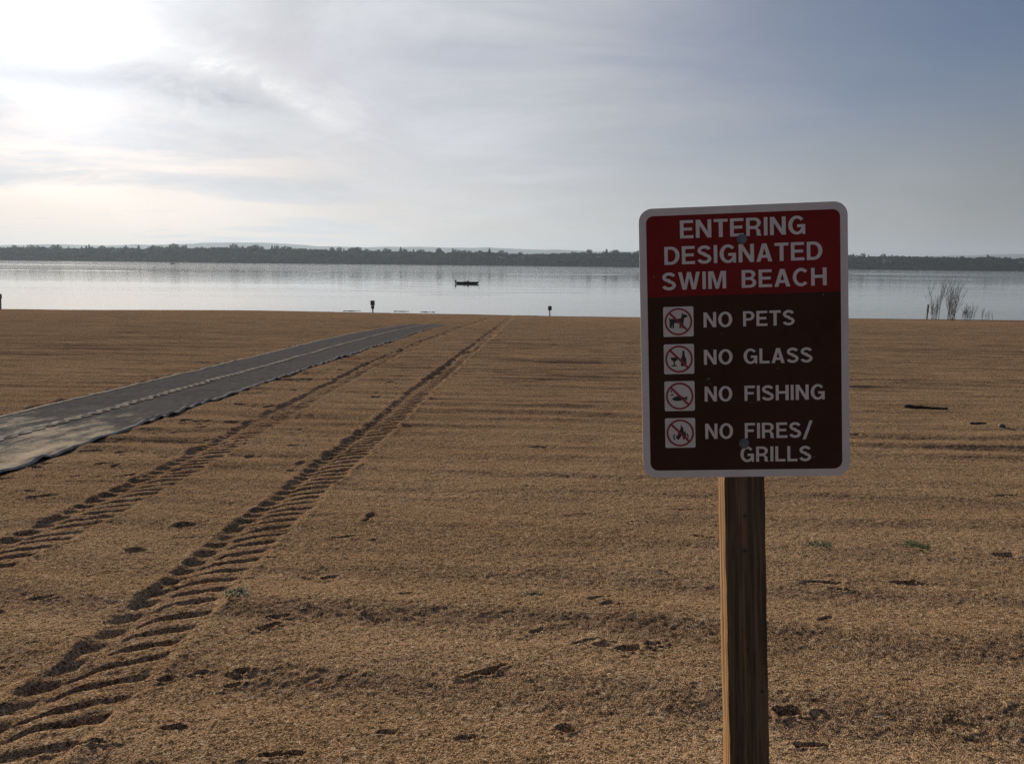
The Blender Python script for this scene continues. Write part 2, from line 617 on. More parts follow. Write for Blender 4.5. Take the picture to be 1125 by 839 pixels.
protos = []
for i in range(7):
    mb = MB()
    con = i in (1, 4)
    hgt = 1.0
    mb.tube([(0, 0, -.2), (0, 0, .45), (.02, .01, .8)], [.035, .026, .01], 5)
    rr_ = random.Random(50 + i)
    crown_faces(mb, (0, 0, .05 if con else .12), .92, .30 if con else .40 + .06 * (i % 3), 130, con, rr_)
    me_o = mb.build('skyline_tree', mat_leaf_pale if i in (3, 6) else mat_leaf)
    protos.append((me_o, con))
used = set()
for i in range(230):
    x = random.uniform(-1180, 1180)
    if i < 60:
        x = random.gauss(random.choice((-900, -620, -330, -60, 180, 700, 900)), 40)
    y = random.uniform(1600, 1720)
    z = float(bank_height(np.array([x]), np.array([y]))[0])
    k_ = random.randrange(len(protos))
    p0, con = protos[k_]
    if k_ in used:
        o = p0.copy()
        COL.objects.link(o)
    else:
        o = p0
        used.add(k_)
    s = random.uniform(7, 17) * (1.1 if con else 1)
    if x > 600:
        s *= .85
    o.location = (x, y, z - .3)
    o.scale = (s * random.uniform(.85, 1.25), s, s)
    o.rotation_euler = (0, 0, random.uniform(0, 6.28))
    kind_ = 'narrow pointed' if con else 'rounded'
    tag(o, f'tiny {kind_} tree on the skyline of the hazy far bank', 'tree', f'{kind_} trees along the far skyline')

# a few pale houses among the far trees
mat_house = worn('house_wall', (.40, .39, .37), .8, .15, 1)
mat_roof = worn('house_roof', (.20, .17, .15), .8, .2, 1)
for (px, lab) in [(572, 'tiny pale house among far trees above the motorboat'),
                  (975, 'tiny pale house among far trees right of the warning sign'),
                  (128, 'tiny pale house among trees on the far bank, leftmost')]:
    d = ray(px, 280)
    x = d.x / d.y * 1570
    z = float(bank_height(np.array([x]), np.array([1570.]))[0])
    h_ = empty('house', (x, 1570, z), random.uniform(-.3, .3))
    tag(h_, lab, 'house')
    mb = MB()
    mb.box((0, 0, 2.6), (14, 8, 6.4))
    mb.build('wall', mat_house, h_)
    mb = MB()
    mb.add([(-7.6, -4.6, 5.6), (7.6, -4.6, 5.6), (7.6, 4.6, 5.6), (-7.6, 4.6, 5.6), (-7.2, 0, 8.4), (7.2, 0, 8.4)],
           [(0, 1, 5, 4), (2, 3, 4, 5), (1, 2, 5), (3, 0, 4), (3, 2, 1, 0)])
    mb.build('roof', mat_roof, h_)

# ------------------------------------------------------------------ boats
mat_hull = worn('boat_hull', (.030, .032, .036), .35, .3, 4)
mat_deck = worn('boat_deck', (.16, .16, .17), .6, .3, 4)
mat_black = worn('black_plastic', (.02, .02, .022), .4, .3, 20)


def make_boat():
    root = empty('motorboat')
    L = 5.4
    secs = []
    for i, t in enumerate(np.linspace(0, 1, 13)):
        x = -L / 2 + L * t
        bw = 1.0 * (1 - max(0, (t - .45) / .55) ** 2.2)
        sheer = .52 + .10 * t ** 2
        keel = -.22 + .42 * max(0, (t - .72) / .28) ** 2
        bw = max(bw, .03)
        secs.append([(x, -bw, sheer), (x, -bw * .86, .08), (x, -bw * .35, keel), (x, bw * .35, keel), (x, bw * .86, .08), (x, bw, sheer)])
    mb = MB()
    vs = [p for s in secs for p in s]
    fs = []
    for i in range(12):
        for k_ in range(5):
            fs.append((i * 6 + k_, i * 6 + k_ + 1, i * 6 + 7 + k_, i * 6 + 6 + k_))
    fs.append((5, 4, 3, 2, 1, 0))
    mb.add(vs, fs)
    mb.build('hull', mat_hull, root)
    mb = MB()
    dk = []
    for s in secs:
        dk += [(s[0][0], s[0][1] * .97, s[0][2] - .07), (s[5][0], s[5][1] * .97, s[5][2] - .07)]
    mb.add(dk, [(2 * i, 2 * i + 2, 2 * i + 3, 2 * i + 1) for i in range(12)])
    mb.build('deck', mat_deck, root)
    mb = MB()
    mb.box((.15, -.3, .68), (.45, .5, .42))
    mb.box((.15, .3, .66), (.4, .5, .36))
    mb.build('console', mat_hull, root)
    mb = MB()
    mb.box((.34, 0, .98), (.04, 1.1, .26), Matrix.Rotation(-.5, 3, 'Y'))
    mb.build('windscreen', mat_black, root)
    mb = MB()
    mb.box((-.55, 0, .62), (.5, 1.2, .16))
    mb.box((-.8, 0, .84), (.1, 1.2, .34))
    mb.build('seat', mat_deck, root)
    mb = MB()
    mb.box((-2.86, 0, .78), (.42, .42, .56))
    mb.box((-2.88, 0, .28), (.22, .2, .6))
    mb.box((-2.86, 0, 1.09), (.32, .34, .08))
    mb.build('outboard_motor', mat_black, root)
    mb = MB()
    mb.tube([(2.35, .1, .55), (2.6, .1, .68), (2.85, .1, .98)], .045)
    mb.box((2.88, .1, 1.0), (.30, .14, .14))
    mb.build('trolling_motor', mat_black, root)
    return root


boat = make_boat()
x, y = on_water(513.5, 311.8)
boat.location = (x, y, WATER_Z + .02)
boat.rotation_euler = (0, 0, R(4))
boat.scale = (.95, .95, .78)
tag(boat, 'dark open motorboat on the calm lake above the tractor tracks', 'boat')
b2 = copy_tree(boat)
x, y = on_water(189, 290.2)
b2.location = (x, y, WATER_Z + .02)
b2.rotation_euler = (0, 0, R(165))
b2.scale = (1.1, 1.1, 1.2)
tag(b2, 'tiny distant boat close to the far wooded bank', 'boat')

# channel marker far out
mat_white = worn('white_paint', (.78, .78, .77), .45, .12, 10)
root = empty('channel_marker')
x, y = on_water(34, 288)
root.location = (x, y, WATER_Z)
tag(root, 'tiny thin channel marker standing in the water near the far bank', 'marker')
mb = MB(); mb.tube([(0, 0, -1), (0, 0, 2.6)], .16, 8); mb.build('pole', mat_white, root)
mb = MB(); mb.tube([(0, 0, 2.6), (0, 0, 4.0)], [.5, .34], 8); mb.build('top_mark', mat_black, root)
mb = MB(); mb.tube([(0, 0, -.3), (0, 0, .5)], .55, 10); mb.build('float', mat_white, root)

# ------------------------------------------------------------------ signs along the water's edge
mat_back = worn('sign_back', (.10, .105, .095), .5, .3, 6)
mat_pole = worn('weathered_pole', (.11, .10, .085), .8, .35, 8)


def shore_sign(px, py, label, panels, height, lean=0.0, rz=0.0):
    x, y = on_sand(px, py)
    y = min(y, SHORE - .4)
    x = ray(px, py).x / ray(px, py).y * y
    z = sand_z(x, y)
    root = empty('shore_sign', (x, y, z), rz)
    root.rotation_euler = (0, lean, rz)
    tag(root, label, 'sign')
    mb = MB(); mb.box((0, .06, height / 2 - .15), (.10, .10, height + .3)); mb.build('post', mat_pole, root)
    for (w, h_, zc, mt) in panels:
        mb = MB()
        ch = .03
        poly = [(-w / 2 + ch, -h_ / 2), (w / 2 - ch, -h_ / 2), (w / 2, -h_ / 2 + ch), (w / 2, h_ / 2 - ch), (w / 2 - ch, h_ / 2), (-w / 2 + ch, h_ / 2), (-w / 2, h_ / 2 - ch), (-w / 2, -h_ / 2 + ch)]
        mb.prism([(q[0], q[1] + zc) for q in poly], -.012, .008)
        mb.build('panel', mt, root)
    return root


shore_sign(409.5, 343, 'dark two-panel sign on a post at the water edge, behind the mat end', [(.40, .46, .92, mat_back), (.30, .28, .53, mat_back)], 1.16)
shore_sign(604, 346.5, 'small square dark sign on a thin post at the water edge', [(.34, .40, .72, mat_back)], .93)
shore_sign(0, 337.5, 'leaning dark sign at the water edge beyond the mat, cut by the frame', [(.34, .42, 1.22, mat_back)], 1.45, lean=R(4))
shore_sign(1018.5, 350.6, 'narrow dark marker board on a thin pole beside the bare saplings', [(.15, .72, .98, mat_back)], 1.40)

# ------------------------------------------------------------------ bare shrubs at the right of the shore
mat_twig = worn('bare_twig', (.13, .10, .075), .9, .3, 5)


def bare_shrub(px, py, label, height, stems, spread, seed, name='bare_shrub'):
    rnd = random.Random(seed)
    y = SHORE - .9
    d = ray(px, py)
    x = d.x / d.y * y
    root = empty(name, (x, y, sand_z(x, y)))
    tag(root, label, 'shrub', 'bare shrubs at the water edge')

    def grow(mb, p, dirv, ln, r, lev):
        pts, rad = [p], [r]
        for i in range(4):
            dirv = (dirv + Vector((rnd.gauss(0, .09), rnd.gauss(0, .09), .05))).normalized()
            p = p + dirv * ln / 4
            pts.append(p)
            rad.append(r * (1 - .18 * (i + 1)))
        mb.tube(pts, rad, 5)
        if lev > 0:
            for i in range(rnd.randint(5, 8)):
                k_ = rnd.randint(1, 4)
                nd = (dirv + Vector((rnd.gauss(0, .36), rnd.gauss(0, .36), rnd.uniform(.0, .5)))).normalized()
                grow(mb, pts[k_], nd, ln * rnd.uniform(.3, .55), max(.004, r * .5), lev - 1)
    for s in range(stems):
        mb = MB()
        a = rnd.uniform(0, 6.28)
        base = Vector((rnd.gauss(0, spread * .4), rnd.gauss(0, spread * .4), -.1))
        dv = Vector((math.cos(a) * .22 * rnd.random(), math.sin(a) * .22 * rnd.random(), 1)).normalized()
        grow(mb, base, dv, height * rnd.uniform(.55, 1), .012 * height / 2.5 + .004, 2)
        mb.build('stem', mat_twig, root)
    return root


bare_shrub(1027, 350.5, 'tall slender bare sapling right beside the narrow dark marker board', 2.7, 12, .45, 3, 'bare_sapling')
bare_shrub(1046, 350.5, 'tallest dark bare sapling with many twigs at the water edge', 2.7, 18, .5, 5, 'bare_sapling')
bare_shrub(1062, 350.5, 'low spreading bare shrub right of the tallest sapling', 1.2, 18, .6, 9)
bare_shrub(1082, 351, 'smallest thin bare shrub at the right end of the row', .85, 7, .6, 13)

# ------------------------------------------------------------------ driftwood, stick and stone
mat_drift = worn('driftwood', (.060, .045, .035), .9, .4, 9, bump=.01)


def log(name, p0, p1, r, label, seed, cat='driftwood', zoff=0.0, water=False):
    rnd = random.Random(seed)
    a, c_ = Vector((*p0, 0)), Vector((*p1, 0))
    mid_ = (a + c_) / 2
    z = WATER_Z if water else sand_z(mid_.x, mid_.y)
    pts, rad = [], []
    L = (c_ - a).length
    for i in range(9):
        t = i / 8
        p = a.lerp(c_, t) - mid_ + Vector((0, rnd.gauss(0, .012) * L, rnd.gauss(0, .008) * L))
        if not water:
            q = a.lerp(c_, t)
            p.z += sand_z(q.x, q.y) - z
        pts.append(p)
        rad.append(r * (1 - .35 * t) * rnd.uniform(.85, 1.1))
    mb = MB()
    mb.tube(pts, rad, 9)
    o = mb.build(name, mat_drift, smooth=True)
    o.location = (mid_.x, mid_.y, z + r * .7 + zoff)
    tag(o, label, cat)
    return o


log('stick', on_sand(994, 447.5), on_sand(1041, 450.5), .030, 'dark straight stick lying on the sand right of the warning sign', 1, 'stick')
log('twig', on_sand(1066, 466.5), on_sand(1083, 466), .014, 'thin short twig on the sand beside a small stone', 2, 'twig')
for i, (x0, x1, yy, lab) in enumerate([(377, 396, 341.6, 'flat dark driftwood in the shallows just left of the two-panel sign'),
                                       (433, 449, 342.0, 'short dark driftwood in the shallows right of the two-panel sign'),
                                       (462, 478, 342.8, 'dark driftwood in the shallows above the end of the mat')]):
    p0, p1 = on_water(x0, yy), on_water(x1, yy + .1)
    log('driftwood', p0, p1, .038, lab, 20 + i, zoff=-.02, water=True)

mat_stone = worn('stone', (.20, .18, .16), .8, .5, 40, bump=.004)


def stone(px, py, r, label, seed):
    x, y = on_sand(px, py)
    rnd = np.random.default_rng(seed)
    mb = MB()
    n, mth = 12, 8
    vs, fs = [], []
    for i in range(mth + 1):
        th = math.pi * i / mth
        for j in range(n):
            ph = 2 * math.pi * j / n
            d = 1 + .16 * math.sin(3 * ph + seed) * math.sin(th) + .10 * rnd.standard_normal() * math.sin(th)
            vs.append((r * 1.2 * d * math.sin(th) * math.cos(ph), r * d * math.sin(th) * math.sin(ph), r * .8 * math.cos(th)))
    for i in range(mth):
        for j in range(n):
            fs.append((i * n + j, (i + 1) * n + j, (i + 1) * n + (j + 1) % n, i * n + (j + 1) % n))
    mb.add(vs, fs)
    o = mb.build('stone', mat_stone, smooth=True)
    o.location = (x, y, sand_z(x, y) + r * .5)
    tag(o, label, 'stone')


stone(1100, 470, .034, 'small pale stone on the sand at the right edge', 3)

# ------------------------------------------------------------------ weeds
mat_weed = worn('weed', (.075, .105, .030), .9, .4, 60)


def weed(px, py, r, n, label, seed):
    rnd = random.Random(seed)
    x, y = on_sand(px, py)
    z = sand_z(x, y)
    mb = MB()
    for i in range(int(n * 1.8)):
        a = rnd.uniform(0, 6.28)
        q = Vector((rnd.gauss(0, r * .5), rnd.gauss(0, r * .3), -.01))
        ln = rnd.uniform(.025, .07)
        w = rnd.uniform(.0022, .0048)
        dv = Vector((math.cos(a), math.sin(a), rnd.uniform(.1, .7))).normalized()
        sd = Vector((-math.sin(a), math.cos(a), 0)) * w
        p1 = q + dv * ln * .6
        p2 = q + dv * ln + Vector((math.cos(a), math.sin(a), -.3)) * ln * .3
        mb.add([q - sd, q + sd, p1 + sd * .8, p1 - sd * .8, p2], [(0, 1, 2, 3), (3, 2, 4)])
    o = mb.build('weed_tuft', mat_weed)
    o.location = (x, y, z)
    tag(o, label, 'weed', 'green weed tufts on the sand')


weed(585, 657, .06, 130, 'low green weed tuft on bare sand left of the post', 1)
weed(1004, 600, .10, 170, 'widest green weed tuft on sand at the right', 2)
weed(900, 599, .09, 120, 'green weed tuft on the sand close right of the post', 3)
weed(261, 656, .04, 60, 'sparse green weed tuft at the edge of the nearer tractor track', 4)

# ------------------------------------------------------------------ access mat
mat_matting, nt, b = material('woven_matting', (.07, .068, .068), .9, spec=.0)
pos = nt.n('ShaderNodeNewGeometry').outputs['Position']
sp = nt.n('ShaderNodeSeparateXYZ')
nt.put(sp.inputs[0], pos)
n1 = nt.noise(nt.scale(pos, (1.6, .7, 1)), 2.2, 6, .68)
n2 = nt.noise(pos, 60, 3, .7)
n3 = nt.noise(nt.scale(pos, (2.5, 1.0, 1)), 5, 4, .6)
yfade = nt.map(sp.outputs[1], 7.0, 12.5, .33, 0)
dust = nt.map(nt.math('ADD', nt.math('ADD', n1, yfade), nt.math('MULTIPLY', n2, .55)), .94, 1.20)
base = nt.mix(nt.map(n3, .3, .7), (.108, .103, .104, 1), (.152, .146, .147, 1))
nt.put(b.inputs['Base Color'], nt.mix(dust, base, (.42, .32, .225, 1)))
nt.put(b.inputs['Specular IOR Level'], nt.math('MULTIPLY', dust, .10))
wv = nt.n('ShaderNodeTexWave', wave_type='BANDS', bands_direction='Y')
nt.put(wv.inputs['Vector'], pos)
wv.inputs['Scale'].default_value = 18
wv.inputs['Distortion'].default_value = 1.5
hq = nt.math('ADD', nt.math('MULTIPLY', wv.outputs[1], .2), nt.math('ADD', nt.math('MULTIPLY', n2, .8), nt.math('MULTIPLY', n1, nt.math('MULTIPLY', dust, 3.0))))
nt.put(b.inputs['Normal'], nt.bump(hq, .7, .012))
nt.put(b.inputs['Roughness'], nt.map(n2, .3, .7, .8, 1.0))
mat_binding = worn('mat_binding', (.50, .45, .39), .95, .6, 9, spec=.0)

ny = 1500
my = MAT_Y0 * np.exp(np.linspace(0, math.log(MAT_Y1 / MAT_Y0), ny))
ml, mr = mat_edges(my)


def mat_z(x, y):
    z = -SLOPE * y + .012 + .010 * vn(x * 1.3, y * 1.1, 3) + .004 * vn(x * 5, y * 4, 4)
    z = z + .05 * (1 - sstep(4, 10, y)) * vn(x * .8, y * .9, 6) * .4
    return z - .03 * sstep(43, 47, y)


def edge_lift(y, s):
    """The loose edge of the mat rises in uneven scallops."""
    ph = y / .62 + 1.1 * vn(y * .8, y * 0, s) + .25 * vn(y * 3.1, y * 0, s + 1)
    return np.clip(.5 + .5 * np.sin(2 * np.pi * ph), 0, 1) ** 1.5 * (.022 + .022 * vn(y * 1.7, y * 0 + 5, s))


access = empty('access_mat', (0, 0, 0))
tag(access, 'long grey roll-out access mat with pale seam laid on the sand', 'mat')
for side in (0, 1):
    fr0, fr1 = (0.0, .485) if side == 0 else (.515, 1.0)
    us = np.linspace(fr0, fr1, 26)
    X = ml[:, None] + (mr - ml)[:, None] * us[None, :]
    Y = np.repeat(my[:, None], 26, 1)
    Z = mat_z(X, Y)
    if side == 1:
        Z += edge_lift(Y, 2) * sstep(.90, 1.0, us)[None, :]
    else:
        Z += .35 * edge_lift(Y, 3) * (1 - sstep(0, .08, us))[None, :]
    o = grid_object('mat_panel', X, Y, Z, mat_matting)
    o.parent = access
    # pale edge binding
    if side == 1:
        uu = np.array([.982, .992, 1.004, 1.008])
        lift = edge_lift(my, 2)
    else:
        uu = np.array([-.012, -.004, .008, .03])
        lift = .35 * edge_lift(my, 3)
    X = ml[:, None] + (mr - ml)[:, None] * uu[None, :]
    Y = np.repeat(my[:, None], 4, 1)
    Z = mat_z(X, Y) + lift[:, None] * (sstep(.90, 1.0, uu) if side else (1 - sstep(0, .08, uu)))[None, :] + .006
    Z[:, 3 if side else 0] -= .02
    o = grid_object('edge_binding', X, Y, Z, mat_binding)
    o.parent = access
# the seam: two braided pale strips crossing to and fro
mb = MB()
yy = my[my < 46]
cl = (ml + mr)[my < 46] / 2
for sgn in (0, 1):
    ph = 2 * np.pi * yy / .50 + sgn * np.pi
    xs = cl + .055 * np.sin(ph) + .012 * vn(yy * 2, yy * 0, 1)
    zz = mat_z(cl, yy) + .009 + .002 * np.cos(ph)
    w = .034 + .018 * vn(yy * 5, yy * 0 + 4, 5 + sgn)
    vs, fs = [], []
    for i in range(len(yy)):
        vs += [(xs[i] - w[i], yy[i], zz[i]), (xs[i], yy[i], zz[i] + .003), (xs[i] + w[i], yy[i], zz[i])]
    for i in range(len(yy) - 1):
        fs += [(3 * i, 3 * i + 1, 3 * i + 4, 3 * i + 3), (3 * i + 1, 3 * i + 2, 3 * i + 5, 3 * i + 4)]
    mb.add(vs, fs)
mb.build('seam', mat_binding, access)

# ------------------------------------------------------------------ the warning sign
SIGN_W, SIGN_H = .4572, .6096
mat_alu = worn('sign_white', (.84, .82, .79), .42, .10, 14)
mat_text = worn('sign_lettering', (.82, .79, .76), .4, .10, 40)
mat_red = worn('sign_red', (.25, .023, .020), .5, .18, 9)
mat_red.node_tree.nodes['Principled BSDF'].inputs['Specular IOR Level'].default_value = .12
mat_brown = worn('sign_brown', (.070, .032, .022), .5, .2, 9)
mat_brown.node_tree.nodes['Principled BSDF'].inputs['Specular IOR Level'].default_value = .12
mat_ringred = worn('sign_ring_red', (.34, .03, .04), .4, .15, 30)
mat_ink = worn('sign_ink', (.03, .03, .03), .45, .2, 30)
mat_bolt = worn('bolt_zinc', (.22, .24, .27), .45, .4, 60, metal=.5)

sign_root = empty('warning_sign')
tag(sign_root, 'red and brown swim beach warning sign on a square wooden post', 'sign')
Rm = Matrix.Rotation(R(-4.88), 4, 'Z') @ Matrix.Rotation(R(-6.35), 4, 'X') @ Matrix.Rotation(R(-2.6), 4, 'Y')
sign_c = Vector((.5201, 1.7354, 1.4305))
sign_root.matrix_world = Matrix.Translation(sign_c) @ Rm
FRONT = -.0015


def arc(cx_, cy_, rx, ry, a0, a1, n=14):
    return [(cx_ + rx * math.cos(R(a0 + (a1 - a0) * i / n)), cy_ + ry * math.sin(R(a0 + (a1 - a0) * i / n))) for i in range(n + 1)]


def stroke(pts, w):
    """Outline of a line of even width."""
    P = [Vector(p) for p in pts]
    l, r = [], []
    for i, p in enumerate(P):
        t = (P[min(i + 1, len(P) - 1)] - P[max(i - 1, 0)]).normalized()
        nrm = Vector((-t.y, t.x)) * w / 2
        l.append(tuple(p + nrm))
        r.append(tuple(p - nrm))
    return l + r[::-1]


T_, HB = .170, .16
GL = {
    'E': (.64, [[(0, 0), (0, 1), (.63, 1), (.63, .84), (T_, .84), (T_, .59), (.58, .59), (.58, .43), (T_, .43), (T_, .16), (.64, .16), (.64, 0)]]),
    'F': (.60, [[(0, 0), (0, 1), (.60, 1), (.60, .84), (T_, .84), (T_, .58), (.53, .58), (.53, .42), (T_, .42), (T_, 0)]]),
    'L': (.58, [[(0, 0), (0, 1), (T_, 1), (T_, .16), (.58, .16), (.58, 0)]]),
    'T': (.66, [[(.2375, 0), (.2375, .84), (0, .84), (0, 1), (.66, 1), (.66, .84), (.4225, .84), (.4225, 0)]]),
    'I': (T_, [[(0, 0), (0, 1), (T_, 1), (T_, 0)]]),
    'H': (.74, [[(0, 0), (0, 1), (T_, 1), (T_, .60), (.555, .60), (.555, 1), (.74, 1), (.74, 0), (.555, 0), (.555, .43), (T_, .43), (T_, 0)]]),
    'N': (.74, [[(0, 0), (0, 1), (.195, 1), (.56, .34), (.56, 1), (.74, 1), (.74, 0), (.55, 0), (.18, .67), (.18, 0)]]),
    'M': (.88, [[(0, 0), (0, 1), (.26, 1), (.44, .30), (.62, 1), (.88, 1), (.88, 0), (.705, 0), (.705, .76), (.52, 0), (.36, 0), (.175, .76), (.175, 0)]]),
    'W': (1.08, [[(0, 1), (.19, 1), (.315, .30), (.445, 1), (.635, 1), (.765, .30), (.89, 1), (1.08, 1), (.865, 0), (.67, 0), (.54, .70), (.41, 0), (.215, 0)]]),
    'A': (.76, [[(0, 0), (.275, 1), (.485, 1), (.76, 0), (.565, 0), (.51, .21), (.245, .21), (.19, 0)], [(.29, .37), (.465, .37), (.378, .74)]]),
    'D': (.74, [[(0, 0), (0, 1)] + arc(.33, .5, .41, .5, 90, -90, 20), [(T_, .16), (T_, .84)] + arc(.32, .5, .23, .34, 90, -90, 20)]),
    'O': (.82, [arc(.41, .5, .41, .515, 0, 360, 40)[:-1], arc(.41, .5, .22, .36, 0, 360, 36)[:-1]]),
    'C': (.76, [stroke(arc(.40, .5, .31, .43, 42, 318, 30), T_)]),
    'G': (.80, [arc(.40, .5, .40, .515, 40, 322, 30) + [(.655, .08), (.655, 0), (.79, 0), (.79, .54), (.42, .54), (.42, .38), (.61, .38), (.61, .30)] + arc(.41, .5, .22, .36, 325, 40, 28)]),
    'S': (.68, [stroke(arc(.34, .735, .245, .185, 15, 265, 18) + [(.36, .535)] + arc(.335, .27, .26, .195, 80, -168, 20)[0:], .17)]),
    'P': (.66, [[(0, 0), (0, 1)] + arc(.36, .69, .30, .31, 90, -90, 16) + [(T_, .38), (T_, 0)], [(T_, .53), (T_, .85)] + arc(.345, .69, .14, .16, 90, -90, 12)]),
    'R': (.72, [[(0, 0), (0, 1)] + arc(.38, .71, .31, .29, 90, -62, 16) + [(.60, .36), (.665, .30), (.67, .10), (.72, 0), (.52, 0), (.485, .09), (.485, .27), (.43, .37), (T_, .37), (T_, 0)],
                 [(T_, .54), (T_, .85)] + arc(.365, .695, .15, .155, 90, -90, 12)]),
    'B': (.70, [[(0, 0), (0, 1)] + arc(.38, .755, .28, .245, 90, -50, 14) + arc(.40, .28, .30, .28, 52, -90, 14), [(T_, .59), (T_, .85)] + arc(.36, .72, .13, .13, 90, -90, 10),
                 [(T_, .15), (T_, .44)] + arc(.38, .295, .145, .145, 90, -90, 10)]),
    '/': (.44, [[(0, -.04), (.30, 1.04), (.43, 1.04), (.13, -.04)]]),
}


def fill(name, rings, y, mat, parent):
    """Flat filled shape (with holes) of (x, z) rings standing at depth y."""
    cu = bpy.data.curves.new(name, 'CURVE')
    cu.dimensions = '2D'
    cu.fill_mode = 'FRONT'
    for ring in rings:
        s = cu.splines.new('POLY')
        s.points.add(len(ring) - 1)
        for i, p in enumerate(ring):
            s.points[i].co = (p[0], p[1], 0, 1)
        s.use_cyclic_u = True
    tmp = bpy.data.objects.new(name + '_tmp', cu)
    COL.objects.link(tmp)
    dg = bpy.context.evaluated_depsgraph_get()
    me = bpy.data.meshes.new_from_object(tmp.evaluated_get(dg))
    n = len(me.vertices)
    co = np.empty(n * 3, np.float32)
    me.vertices.foreach_get('co', co)
    co = co.reshape(-1, 3)
    co = np.stack([co[:, 0], np.full(n, y), co[:, 1]], -1)
    me.vertices.foreach_set('co', co.ravel().astype(np.float32))
    me.update()
    bpy.data.objects.remove(tmp)
    bpy.data.curves.remove(cu)
    me.name = name
    me.materials.clear()
    me.materials.append(mat)
    o = bpy.data.objects.new(name, me)
    COL.objects.link(o)
    o.parent = parent
    return o


def uv(u, v):
    return (u - .5) * SIGN_W, (.5 - v) * SIGN_H


def words_rings(words):
    """words: list of (text, u0, u1, v_top, v_bottom) -> rings"""
    rings = []
    for (text, u0, u1, v0, v1) in words:
        x0, z1 = uv(u0, v0)
        x1, z0 = uv(u1, v1)
        gap = .115
        W = sum(GL[ch][0] for ch in text) + gap * (len(text) - 1)
        sx, sz = (x1 - x0) / W, z1 - z0
        cx_ = 0
        for ch in text:
            w, rr = GL[ch]
            for ring in rr:
                rings.append([(x0 + (cx_ + p[0]) * sx, z0 + p[1] * sz) for p in ring])
            cx_ += w + gap
    return rings


def round_rect(x0, z0, x1, z1, r, tl=True, bl=True):
    out = []
    out += arc(x1 - r, z1 - r, r, r, 0, 90, 8) if tl else [(x1, z1)]
    out += arc(x0 + r, z1 - r, r, r, 90, 180, 8) if tl else [(x0, z1)]
    out += arc(x0 + r, z0 + r, r, r, 180, 270, 8) if bl else [(x0, z0)]
    out += arc(x1 - r, z0 + r, r, r, 270, 360, 8) if bl else [(x1, z0)]
    return out


mb = MB()
mb.prism(round_rect(-SIGN_W / 2, -SIGN_H / 2, SIGN_W / 2, SIGN_H / 2, .030), FRONT, FRONT + .003)
panel = mb.build('panel', mat_alu, sign_root)
x0, z1 = uv(.036, .028)
x1, z0 = uv(.964, .973)
zm = uv(.5, .326)[1]
fill('red_band', [round_rect(x0, zm, x1, z1, .016, True, False)], FRONT - .0004, mat_red, panel)
fill('brown_field', [round_rect(x0, z0, x1, zm, .018, False, True)], FRONT - .0004, mat_brown, panel)
TY = FRONT - .0009
for words in [
    [('ENTERING', .200, .800, .0475, .1135)],
    [('DESIGNATED', .122, .879, .1425, .2085)],
    [('SWIM', .109, .419, .2375, .302), ('BEACH', .494, .898, .2375, .302)],
    [('NO', .307, .446, .388, .4435), ('PETS', .498, .744, .388, .4435)],
    [('NO', .306, .445, .526, .581), ('GLASS', .498, .827, .526, .581)],
    [('NO', .307, .441, .662, .718), ('FISHING', .500, .884, .662, .718)],
    [('NO', .307, .442, .800, .857), ('FIRES', .499, .769, .800, .857), ('/', .776, .826, .797, .861)],
    [('GRILLS', .476, .816, .888, .944)],
]:
    for word in words:
        fill('lettering', words_rings([word]), TY, mat_text, sign_root)

dog = [(.21, .30), (.21, .52), (.185, .60), (.20, .64), (.23, .585), (.26, .60), (.55, .60), (.60, .64), (.625, .80), (.655, .745), (.70, .745), (.80, .69), (.795, .645), (.70, .625),
       (.685, .55), (.665, .45), (.665, .28), (.61, .28), (.60, .42), (.58, .28), (.53, .28), (.54, .45), (.36, .46), (.35, .28), (.30, .28), (.30, .42), (.265, .28)]
bottle = [(.56, .26), (.56, .50), (.605, .60), (.62, .78), (.68, .78), (.695, .60), (.74, .50), (.74, .26)]
glass = [(.22, .56), (.46, .56), (.44, .47), (.36, .41), (.36, .31), (.43, .28), (.43, .26), (.24, .26), (.24, .28), (.32, .31), (.32, .41), (.25, .47)]
fish = [(.24, .40), (.33, .345), (.45, .33), (.57, .36), (.66, .40), (.76, .345), (.74, .42), (.77, .49), (.66, .45), (.55, .49), (.42, .50), (.31, .46)]
hook = [stroke([(.20, .70), (.235, .66), (.24, .62)], .035), stroke([(.24, .57), (.29, .545), (.20, .52)], .035)]
flame = [(.43, .26), (.36, .34), (.37, .44), (.42, .40), (.43, .52), (.51, .64), (.53, .78), (.60, .66), (.62, .52), (.66, .56), (.70, .44), (.68, .33), (.60, .26), (.58, .34), (.54, .42), (.50, .34), (.47, .30)]
logs = [stroke([(.30, .46), (.28, .34), (.34, .27)], .04), stroke([(.73, .48), (.76, .36), (.70, .27)], .04)]
